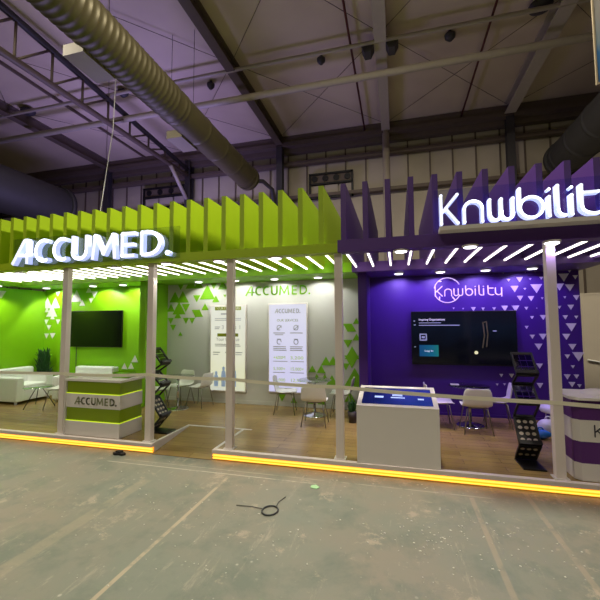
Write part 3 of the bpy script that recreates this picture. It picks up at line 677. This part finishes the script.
def counter_purple():
    x0, x1, y0, y1 = 2.0, 3.25, 5.09, 5.66
    t = thing('reception_counter', 'purple and white striped reception counter with Knwbility on its front', 'counter', ((x0 + x1) / 2, (y0 + y1) / 2, HP + .004))
    w = (x1 - x0) / 2; d = (y1 - y0) / 2; ch = .06
    def out(e): return [(-w - e, d + e), (-w - e, -d + ch - e * .4), (-w + ch - e * .4, -d - e), (w + e, -d - e), (w + e, d + e)]
    for z0, z1, m, n in ((0, .2, 'white', 'white_band'), (.2, .45, 'purple_band', 'purple_band'), (.45, .7, 'white', 'white_band'), (.7, .93, 'purple_band', 'purple_band')):
        MB().prism(out(0 if m == 'white' else -.004), fxy, z0, z1).build(n, M[m], t)
    MB().prism(out(.03), fxy, .93, .965).build('counter_top', M['white'], t, bevel=.005)
    ls = [('K', 0, .12), ('n', .15, .26), ('w', .29, .43), ('b', .47, .58), ('i', .61, .64), ('l', .67, .72), ('i', .73, .76), ('t', .79, .88), ('y', .9, 1.0)]
    for c, a, b in ls: glyph(MB(), THIN, c, -.42 + a * .84, .515, (b - a) * .84, .13, .0065, -d - .006, -d).build('letter', M['ink_dark'], t)
counter_purple()
t = thing('serving_dish', 'low white domed dish on top of the purple striped counter', 'dish', (2.4, 5.38, HP + .971))
MB().lathe([(.2, 0), (.17, .03), (.1, .05), (.0, .055), (0, .048), (.1, .043), (.165, .024), (.19, 0)], n=24).build('dish', M['white'], t)
t = thing('brochure_tray', 'lime green brochure tray on the right end of the green counter', 'tray', (-4.6, 5.4, HP + .945))
MB().box(-.16, .16, -.1, .1, 0, .012).box(-.16, .16, .09, .1, 0, .12).box(-.16, -.15, -.1, .1, 0, .09).box(.15, .16, -.1, .1, 0, .09).build('holder', M['green'], t)
MB().box(-.12, .12, -.08, .07, .012, .075).build('leaflets', M['tri_green'], t)

# ------------------------------------------------------------------ touch screen kiosk
t = thing('touch_screen_kiosk', 'white cabinet kiosk with a tilted blue touch screen on top', 'kiosk', (-.03, 5.38, HP + .003))
w = .525; yf, yb = -.36, .36; zf, zb = .735, .885
MB().prism([(yf, 0), (yb, 0), (yb, zb), (yf, zf)], fyz, -w, w).build('cabinet', M['white'], t, bevel=.004)
def onslope(a, b, d):        # a along x, b 0..1 front to back, d height above the slope
    s = (zb - zf); L_ = math.hypot(yb - yf, s)
    return (a, yf + (yb - yf) * b - s / L_ * d, zf + s * b + (yb - yf) / L_ * d)
fr = MB()
for x0, x1, b0, b1 in ((-w, w, 0, .1), (-w, w, .9, 1), (-w, -w + .06, .1, .9), (w - .06, w, .1, .9)):
    fr.prism([(x0, b0), (x1, b0), (x1, b1), (x0, b1)], onslope, 0, .02)
fr.build('bezel', M['white'], t)
ms = screen_mat('kiosk_picture', [(0, (10, 16, 60)), (.35, (24, 40, 120)), (.6, (40, 70, 170)), (1, (24, 60, 150))], .55, 0, .55, .35, .1)
k = MB().prism([(-w + .06, .1), (w - .06, .1), (w - .06, .9), (-w + .06, .9)], onslope, 0, .012).build('touch_screen', ms, t)
uik = mat('kiosk_text', (150, 170, 230), .5, emit=(150, 170, 230), strength=.6)
mb = MB()
for a0, a1, b0, b1 in ((-.06, .08, .52, .6), (-.08, .11, .42, .47), (-.3, -.18, .42, .5), (.28, .36, .38, .44)): mb.prism([(a0, b0), (a1, b0), (a1, b1), (a0, b1)], onslope, .012, .014)
mb.build('screen_picture', uik, k)

# ------------------------------------------------------------------ chairs and tables
def make_chair():
    t = thing('shell_chair', '', 'chair', (0, 0, HP))
    prof = [(.235, .425), (.22, .445), (.12, .445), (0, .432), (-.12, .437), (-.185, .47), (-.215, .54), (-.23, .61), (-.247, .69), (-.26, .765)]
    hw = [.19, .215, .232, .235, .235, .235, .235, .23, .222, .185]
    vs = []; fs = []; nu = 9
    for (y, z), h in zip(prof, hw):
        for i in range(nu):
            u = -1 + 2 * i / (nu - 1)
            e = abs(u) ** 3
            vs.append((u * h, y + (e * .035 if z > .5 else 0), z + (e * .022 if z < .5 else 0)))
    for j in range(len(prof) - 1):
        for i in range(nu - 1):
            fs.append((j * nu + i, j * nu + i + 1, (j + 1) * nu + i + 1, (j + 1) * nu + i))
    o = MB().add(vs, fs, True).build('seat_shell', M['chair'], t)
    s = o.modifiers.new('thick', 'SOLIDIFY'); s.thickness = .016; s.offset = 0
    s = o.modifiers.new('smooth', 'SUBSURF'); s.levels = 1; s.render_levels = 2
    for xx in (-1, 1):
        for yy in (-1, 1):
            MB().tube([(xx * .11, yy * .1, .425), (xx * .16, yy * .15, .41), (xx * .225, yy * .215, .003)], .0095, 8).build('leg', M['leg_metal'], t)
    MB().box(-.12, .12, -.11, .11, .414, .426).build('seat_plate', M['leg_metal'], t)
    return t
chair0 = make_chair(); used = [False]
def chair(x, y, rz, label):
    o = chair0 if not used[0] else dup(chair0)
    used[0] = True
    return put(o, (x, y, HP + .001), math.radians(rz), label, 'white shell chairs on the stand')
chair(-1.5, 6.68, 4, 'white shell chair with its back to the viewer beside the grey wall table')
chair(-1.12, 7.5, 92, 'white shell chair seen from the side, half behind the column left of the kiosk')
chair(-2.3, 7.42, -80, 'white shell chair in front of the bluish services poster')
chair(1.26, 6.9, 2, 'white shell chair with its back to the viewer below the large television')
chair(.7, 7.12, -88, 'white shell chair half hidden behind the touch screen kiosk')
chair(1.72, 7.42, 82, 'white shell chair in profile left of the rack on the purple side')
chair(-4.92, 7.62, 168, 'white shell chair facing the viewer between green pillar and yellowish poster')
chair(-4.38, 7.55, 84, 'white shell chair in profile in front of the yellowish poster')
chair(-5.12, 7.05, -60, 'white shell chair behind the zigzag rack near the green counter')
chair(-7.33, 6.62, 100, 'white shell chair half hidden by the leftmost column')

def make_table():
    t = thing('bistro_table', '', 'table', (0, 0, HP))
    MB().lathe([(0, 0), (.235, 0), (.24, .008), (.22, .018), (.06, .032), (.03, .06), (0, .06)], n=32).build('base', M['chrome'], t)
    MB().tube([(0, 0, .05), (0, 0, .7)], .028, 14).build('pole', M['chrome'], t)
    MB().lathe([(0, .69), (.1, .69), (.1, .705), (0, .705)], n=20).build('top_plate', M['chrome'], t)
    MB().lathe([(0, .705), (.345, .705), (.35, .71), (.345, .716), (0, .716)], n=40).build('table_top', M['glass'], t)
    return t
tb = make_table()
for i, (x, y, lb) in enumerate(((-4.72, 7.2, 'glass bistro table with chrome disc base beside the green pillar'), (-1.66, 7.35, 'glass bistro table with chrome disc base below the services poster'), (1.24, 7.3, 'glass bistro table with chrome disc base below the large television'))):
    o = tb if i == 0 else dup(tb)
    put(o, (x, y, HP + .001), 0, lb, 'glass bistro tables')
# papers / cup on the tables
tag(MB().box(-.07, .07, -.05, .05, 0, .012).build('notepad', M['paper'], loc=(1.0, 7.32, HP + .719)), 'small white notepad on the glass table below the large television', 'notepad')

# low table by the armchair
t = thing('coffee_table', 'small glass coffee table on thin splayed black legs before the white armchair', 'table', (-7.95, 6.62, HP + .001))
MB().lathe([(0, .44), (.3, .44), (.305, .445), (.3, .452), (0, .452)], n=36).build('table_top', M['glass'], t)
for k in range(3):
    a = k * 2 * PI / 3 + .5
    MB().tube([(.06 * math.cos(a), .06 * math.sin(a), .44), (.34 * math.cos(a), .34 * math.sin(a), .004)], .009, 8).build('leg', M['dark_metal'], t)

# ------------------------------------------------------------------ armchair and sofa
def sofa(label, cat, loc, rz, W):
    t = thing('armchair' if W < 1 else 'sofa', label, cat, loc, math.radians(rz))
    h = W / 2
    MB().box(-h + .1, h - .1, -.4, .4, .065, .3).build('base', M['leather'], t, bevel=.02)
    for s in (-1, 1):
        MB().box(s * h, s * (h - .19), -.42, .42, .06, .62).build('armrest', M['leather'], t, bevel=.03, seg=3)
    MB().box(-h + .02, h - .02, -.42, -.2, .28, .79).build('backrest', M['leather'], t, bevel=.04, seg=3)
    n = 1 if W < 1 else 2; cw = (W - .39) / n
    for k in range(n):
        MB().box(-h + .195 + k * cw + .004, -h + .195 + (k + 1) * cw - .004, -.2, .41, .3, .44).build('seat_cushion', M['leather'], t, bevel=.035, seg=3)
    for sx_ in (-1, 1):
        for sy in (-1, 1):
            MB().prism([(sx_ * (h - .06) + .03 * math.cos(a * PI / 4), sy * .34 + .03 * math.sin(a * PI / 4)) for a in range(8)], fxy, .002, .06).build('foot', M['leather'], t)
    return t
sofa('white leather armchair against the green side wall', 'armchair', (-9.0, 7.06, HP), -90, .94)
sofa('white leather sofa below the switched-off television, mostly hidden by the counter', 'sofa', (-7.5, 7.5, HP), 180, 1.22)

# ------------------------------------------------------------------ plants
def leaf(mb, base, ang, lean, L_, w):
    d = Vector((math.cos(ang), math.sin(ang), 0)); n = 5; s = Vector((-d.y, d.x, 0)); vs = []; fs = []
    for i in range(n + 1):
        u = i / n
        c = Vector(base) + d * (lean * L_ * u ** 1.6) + Vector((0, 0, L_ * (u - .25 * lean * u * u)))
        ww = w * math.sin(PI * min(1, u * .86 + .12))
        vs += [c - s * ww, c + d * .004 + Vector((0, 0, -ww * .2)), c + s * ww]
    for i in range(n):
        a = i * 3
        fs += [(a, a + 1, a + 4, a + 3), (a + 1, a + 2, a + 5, a + 4)]
    mb.add(vs, fs, True)
def plant(label, loc, pot_r, pot_h, pot_top, n, L_, w, lean, core, spread=.06):
    t = thing('potted_plant', label, 'plant', loc)
    MB().lathe([(0, 0), (pot_r, 0), (pot_top, pot_h), (pot_top * .9, pot_h), (pot_r * .85, pot_h * .8), (0, pot_h * .8)], n=24).build('pot', M['pot'], t)
    MB().lathe([(0, pot_h * .8), (pot_top * .88, pot_h * .84), (0, pot_h * .86)], n=16).build('soil', M['soil'], t)
    mb = MB()
    for i in range(n):
        a = random.uniform(0, 2 * PI); zz = pot_h * .85 + random.uniform(0, core)
        leaf(mb, (random.uniform(-spread, spread), random.uniform(-spread, spread), zz), a, random.uniform(.1, lean), L_ * random.uniform(.7, 1.1), w)
    o = mb.build('foliage', M['leaf'], t)
    so = o.modifiers.new('thick', 'SOLIDIFY'); so.thickness = .003
    return t
plant('tall dense dark-leaved potted plant in the corner of the green walls', (-9.16, 7.74, HP + .002), .1, .35, .13, 220, .3, .034, .62, .66, .1)
plant('small potted plant in a dark pot on the floor by the purple pillar', (-.85, 7.0, HP + .002), .07, .2, .09, 26, .2, .024, .5, .05)

# ------------------------------------------------------------------ zigzag literature racks
def rack():
    t = thing('literature_rack', '', 'literature rack', (0, 0, HP))
    N = [(.12, .03), (-.10, .27), (.12, .58), (-.10, .80), (.12, 1.02), (-.10, 1.17), (.12, 1.44)]
    hw_ = .132
    MB().box(-hw_, hw_, -.24, .13, 0, .018).build('base_plate', M['black'], t, bevel=.004)
    for i in range(6):
        (ya, za), (yb_, zb_) = N[i], N[i + 1]
        L_ = math.hypot(yb_ - ya, zb_ - za); dy, dz = (yb_ - ya) / L_, (zb_ - za) / L_
        f = lambda a, b, d, ya=ya, za=za, dy=dy, dz=dz: (a, ya + dy * b - dz * d, za + dz * b + dy * d)
        tray = i % 2 == 1
        mb = MB()
        for x0, x1, b0, b1 in ((-hw_, -hw_ + .022, 0, L_), (hw_ - .022, hw_, 0, L_), (-hw_ + .022, hw_ - .022, 0, .03), (-hw_ + .022, hw_ - .022, L_ - .03, L_)):
            mb.prism([(x0, b0), (x1, b0), (x1, b1), (x0, b1)], f, -.013, .013)
        if tray: mb.prism([(-hw_, .0), (hw_, .0), (hw_, .05), (-hw_, .05)], f, .013, .045)
        fr_ = mb.build('tray_frame' if tray else 'link_frame', M['black'], t)
        if i <= 1: MB().prism([(-hw_ + .02, .03), (hw_ - .02, .03), (hw_ - .02, L_ - .03), (-hw_ + .02, L_ - .03)], f, -.008, -.003).build('back_panel', M['black'], fr_)
        if tray or i == 0:
            nx = 3; nz = 4 if i == 1 else (2 if i == 0 else 3)
            for a in range(nx):
                for b in range(nz):
                    cx = (-hw_ + .02) + (2 * hw_ - .04) * (a + .5) / nx; cz = .03 + (L_ - .06) * (b + .5) / nz
                    mb = MB()
                    if i <= 1: mb.prism([(cx + .026 * math.cos(q * PI / 5), cz + .022 * math.sin(q * PI / 5)) for q in range(10)], f, -.003, .003)
                    else:
                        w_, hh = .034, (L_ - .06) / nz * .42
                        mb.prism([(cx - w_, cz - hh), (cx + w_, cz - hh), (cx + w_, cz + hh), (cx - w_, cz + hh)], f, -.003, .001)
                    mb.build('pocket', M['beige'] if i <= 1 else M['rack_pocket'], fr_)
    return t
M['rack_pocket'] = glass('smoked_pocket', (150, 150, 170), .2)
r0 = rack(); put(r0, (1.63, 5.52, HP + .003), 0, 'black zigzag literature rack standing left of the purple counter', 'zigzag literature racks')
r1 = dup(r0); put(r1, (-4.03, 5.62, HP + .003), PI / 2, 'black zigzag literature rack behind the column left of the ramp', 'zigzag literature racks')

# ------------------------------------------------------------------ things behind the purple rack
t = thing('storage_stool', 'low white stool behind the rack and column of the purple side', 'stool', (2.62, 7.35, HP + .002))
MB().lathe([(0, .3), (.22, .3), (.24, .33), (.24, .38), (.22, .41), (0, .41)], n=28).build('seat', M['white_bag'], t)
for k in range(4):
    a = PI / 4 + k * PI / 2
    MB().tube([(.15 * math.cos(a), .15 * math.sin(a), .3), (.19 * math.cos(a), .19 * math.sin(a), .004)], .014, 8).build('leg', M['chrome'], t)
def blob(name, m, loc, rx, ry, rz_, seed, label, cat):
    rnd = random.Random(seed); vs = []; fs = []; n, k = 16, 9
    for j in range(k + 1):
        ph = PI * j / k
        for i in range(n):
            th = 2 * PI * i / n; q = 1 + .14 * math.sin(3 * th + seed + ph * 2) + rnd.uniform(-.07, .07)
            vs.append((rx * q * math.sin(ph) * math.cos(th), ry * q * math.sin(ph) * math.sin(th), rz_ * (1 - math.cos(ph))))
    for j in range(k):
        for i in range(n): fs.append((j * n + i, j * n + (i + 1) % n, (j + 1) * n + (i + 1) % n, (j + 1) * n + i))
    t = thing(name, label, cat, loc)
    MB().add(vs, fs, True).build('bag_body', m, t)
    MB().tube([(-rx * .3, 0, rz_ * 1.9), (-rx * .15, 0, rz_ * 2.3), (rx * .15, 0, rz_ * 2.3), (rx * .3, 0, rz_ * 1.9)], .012, 6).build('knot', m, t)
blob('carrier_bag', M['white_bag'], (2.38, 7.0, HP + .002), .16, .12, .13, 3, 'crumpled white plastic bag on the floor behind the purple side rack', 'bag')
blob('carrier_bag', M['blue_bag'], (2.18, 6.75, HP + .002), .14, .1, .075, 5, 'blue plastic bag lying on the floor behind the purple side rack', 'bag')

# ------------------------------------------------------------------ neighbouring stand
nb = thing('partition_wall', 'plain beige wall of the neighbouring stand beyond the purple wall', 'wall', (6.6, 9.55, 0))
MB().box(-2.6, 2.6, -.05, .05, 0, 2.62).build('wall_panel', M['beige'], nb)
MB().box(-2.6, 2.6, -.055, .055, 2.62, 2.66).build('top_rail', M['beige'], nb)
tag(MB().tube([(4.05, 9.48, 1.18), (4.3, 9.48, 1.13), (4.55, 9.48, 1.04), (4.8, 9.48, .98)], .016, 8).build('wall_cable', M['grey_wall']), 'thin white curved cable on the beige neighbouring wall', 'cable')

# ------------------------------------------------------------------ litter on the hall floor
mb = MB()
mb.prism([(-.1, -.02), (-.05, -.05), (.02, -.035), (.09, -.05), (.12, 0), (.05, .04), (.02, .02), (-.04, .05), (-.09, .03)], fxy, .001, .035)
mb.prism([(-.05, -.02), (.03, -.03), (.06, .02), (-.02, .03)], fxy, .035, .06)
tag(mb.build('plastic_scrap', M['concrete_dark'], loc=(-4.2, 4.86, 0)), 'crumpled black plastic scrap on the concrete before the amber light', 'scrap')
t = thing('cable_loop', 'black cable loop with two loose ends on the concrete floor', 'cable', (-1.36, 3.82, 0))
MB().tube([(.085 * math.cos(a * PI / 12), .1 * math.sin(a * PI / 12), .012) for a in range(25)], .008, 8, cap=False).build('loop', M['cable'], t)
MB().tube([(.04, .09, .012), (.03, .2, .01), (.07, .34, .008)], .004, 6).build('loose_end', M['cable'], t)
MB().tube([(-.08, .01, .012), (-.22, .03, .01), (-.4, .02, .008)], .004, 6).build('loose_end', M['cable'], t)
tag(MB().prism([(-.05, -.03), (.03, -.05), (.06, .0), (.0, .06), (-.05, .03)], fxy, .001, .008).build('foil_scrap', M['green_scrap'], loc=(-1.02, 4.5, 0)), 'pale green foil scrap on the concrete before the kiosk', 'scrap')
rnd = random.Random(11); mb = MB()
for c in ((.45, 3.75, .38, 100), (-1.8, 3.2, .9, 44), (-3.0, 4.0, .6, 30), (-.2, 4.0, .8, 30), (1.0, 3.8, .5, 24)):
    for i in range(c[3]):
        x = rnd.gauss(c[0], c[2]); y = min(4.9, rnd.gauss(c[1], c[2] * .7)); s = rnd.uniform(.002, .011); a = rnd.uniform(0, PI)
        q = [(x + s * rnd.uniform(.6, 1.6) * math.cos(a + k * PI / 2), y + s * rnd.uniform(.6, 1.3) * math.sin(a + k * PI / 2)) for k in range(4)]
        mb.prism(q, fxy, .0005, .004)
tag(mb.build('paper_flecks', M['fleck']), 'scattered white paper flecks and crumbs on the concrete floor', 'litter', kind='stuff')

# ------------------------------------------------------------------ lights of the hall, with added fill and uplights
def area(x, y, z, sx_, sy, power, col, rx=0, ry=0):
    l = bpy.data.lights.new('hall_and_fill_lamp', 'AREA'); l.shape = 'RECTANGLE'; l.size = sx_; l.size_y = sy; l.energy = power; l.color = col
    o = bpy.data.objects.new('hall_and_fill_lamp', l); COL.objects.link(o); o.location = (x, y, z); o.rotation_euler = (math.radians(rx), math.radians(ry), 0)
    return o
WARM = (1, .92, .76)
for x, y, p in ((-.26, 5.2, 1120), (-9.6, 4.0, 560), (-3, -4, 280), (6, -4, 230), (-9, -5, 190), (9, 4, 160)):  # lamps behind the camera are added fill for the front faces
    area(x, y, 10.1, .9, .9, p, WARM)
area(-9.5, 11.5, 3.6, 4, 2.5, 380, (.42, .34, 1), 180)  # purple light of an unseen neighbouring stand, added to tint the roof
area(4, 11.8, 3.4, 5, 2.5, 14, (1, .88, .7), 180)  # added unseen uplight that brightens the rear wall and roof
area(-2, -6, 3.4, 8, 3, 110, (1, .88, .72), 180)  # added unseen uplight behind the camera that brightens the roof
wd = bpy.data.worlds.new('World'); S.world = wd; wd.use_nodes = True
bg = wd.node_tree.nodes['Background']; bg.inputs[0].default_value = (*lin((150, 140, 130)), 1); bg.inputs[1].default_value = .06

# ------------------------------------------------------------------ camera
cam = bpy.data.cameras.new('camera'); cam.sensor_width = 36; cam.lens = 36 * 364.2 / 600; cam.clip_end = 200; cam.clip_start = .05
co = bpy.data.objects.new('camera', cam); COL.objects.link(co)
r_ = Vector((0.9662944129, 0.2573932063, -0.0048831284)); u_ = Vector((0.0216821933, -0.0624683975, 0.9978113959)); f_ = Vector((-0.2565248332, 0.9642854540, 0.0659437127))
co.matrix_world = Matrix(((r_.x, u_.x, -f_.x, 0), (r_.y, u_.y, -f_.y, 0), (r_.z, u_.z, -f_.z, 2.0), (0, 0, 0, 1)))
S.camera = co
vs_ = S.view_settings; vs_.view_transform = 'Standard'; vs_.look = 'None'; vs_.gamma = 1; vs_.use_curve_mapping = False; vs_.exposure = 0
S.cycles.use_denoising = True
S.cycles.max_bounces = 8; S.cycles.diffuse_bounces = 4; S.cycles.transparent_max_bounces = 12
S.cycles.sample_clamp_indirect = 6
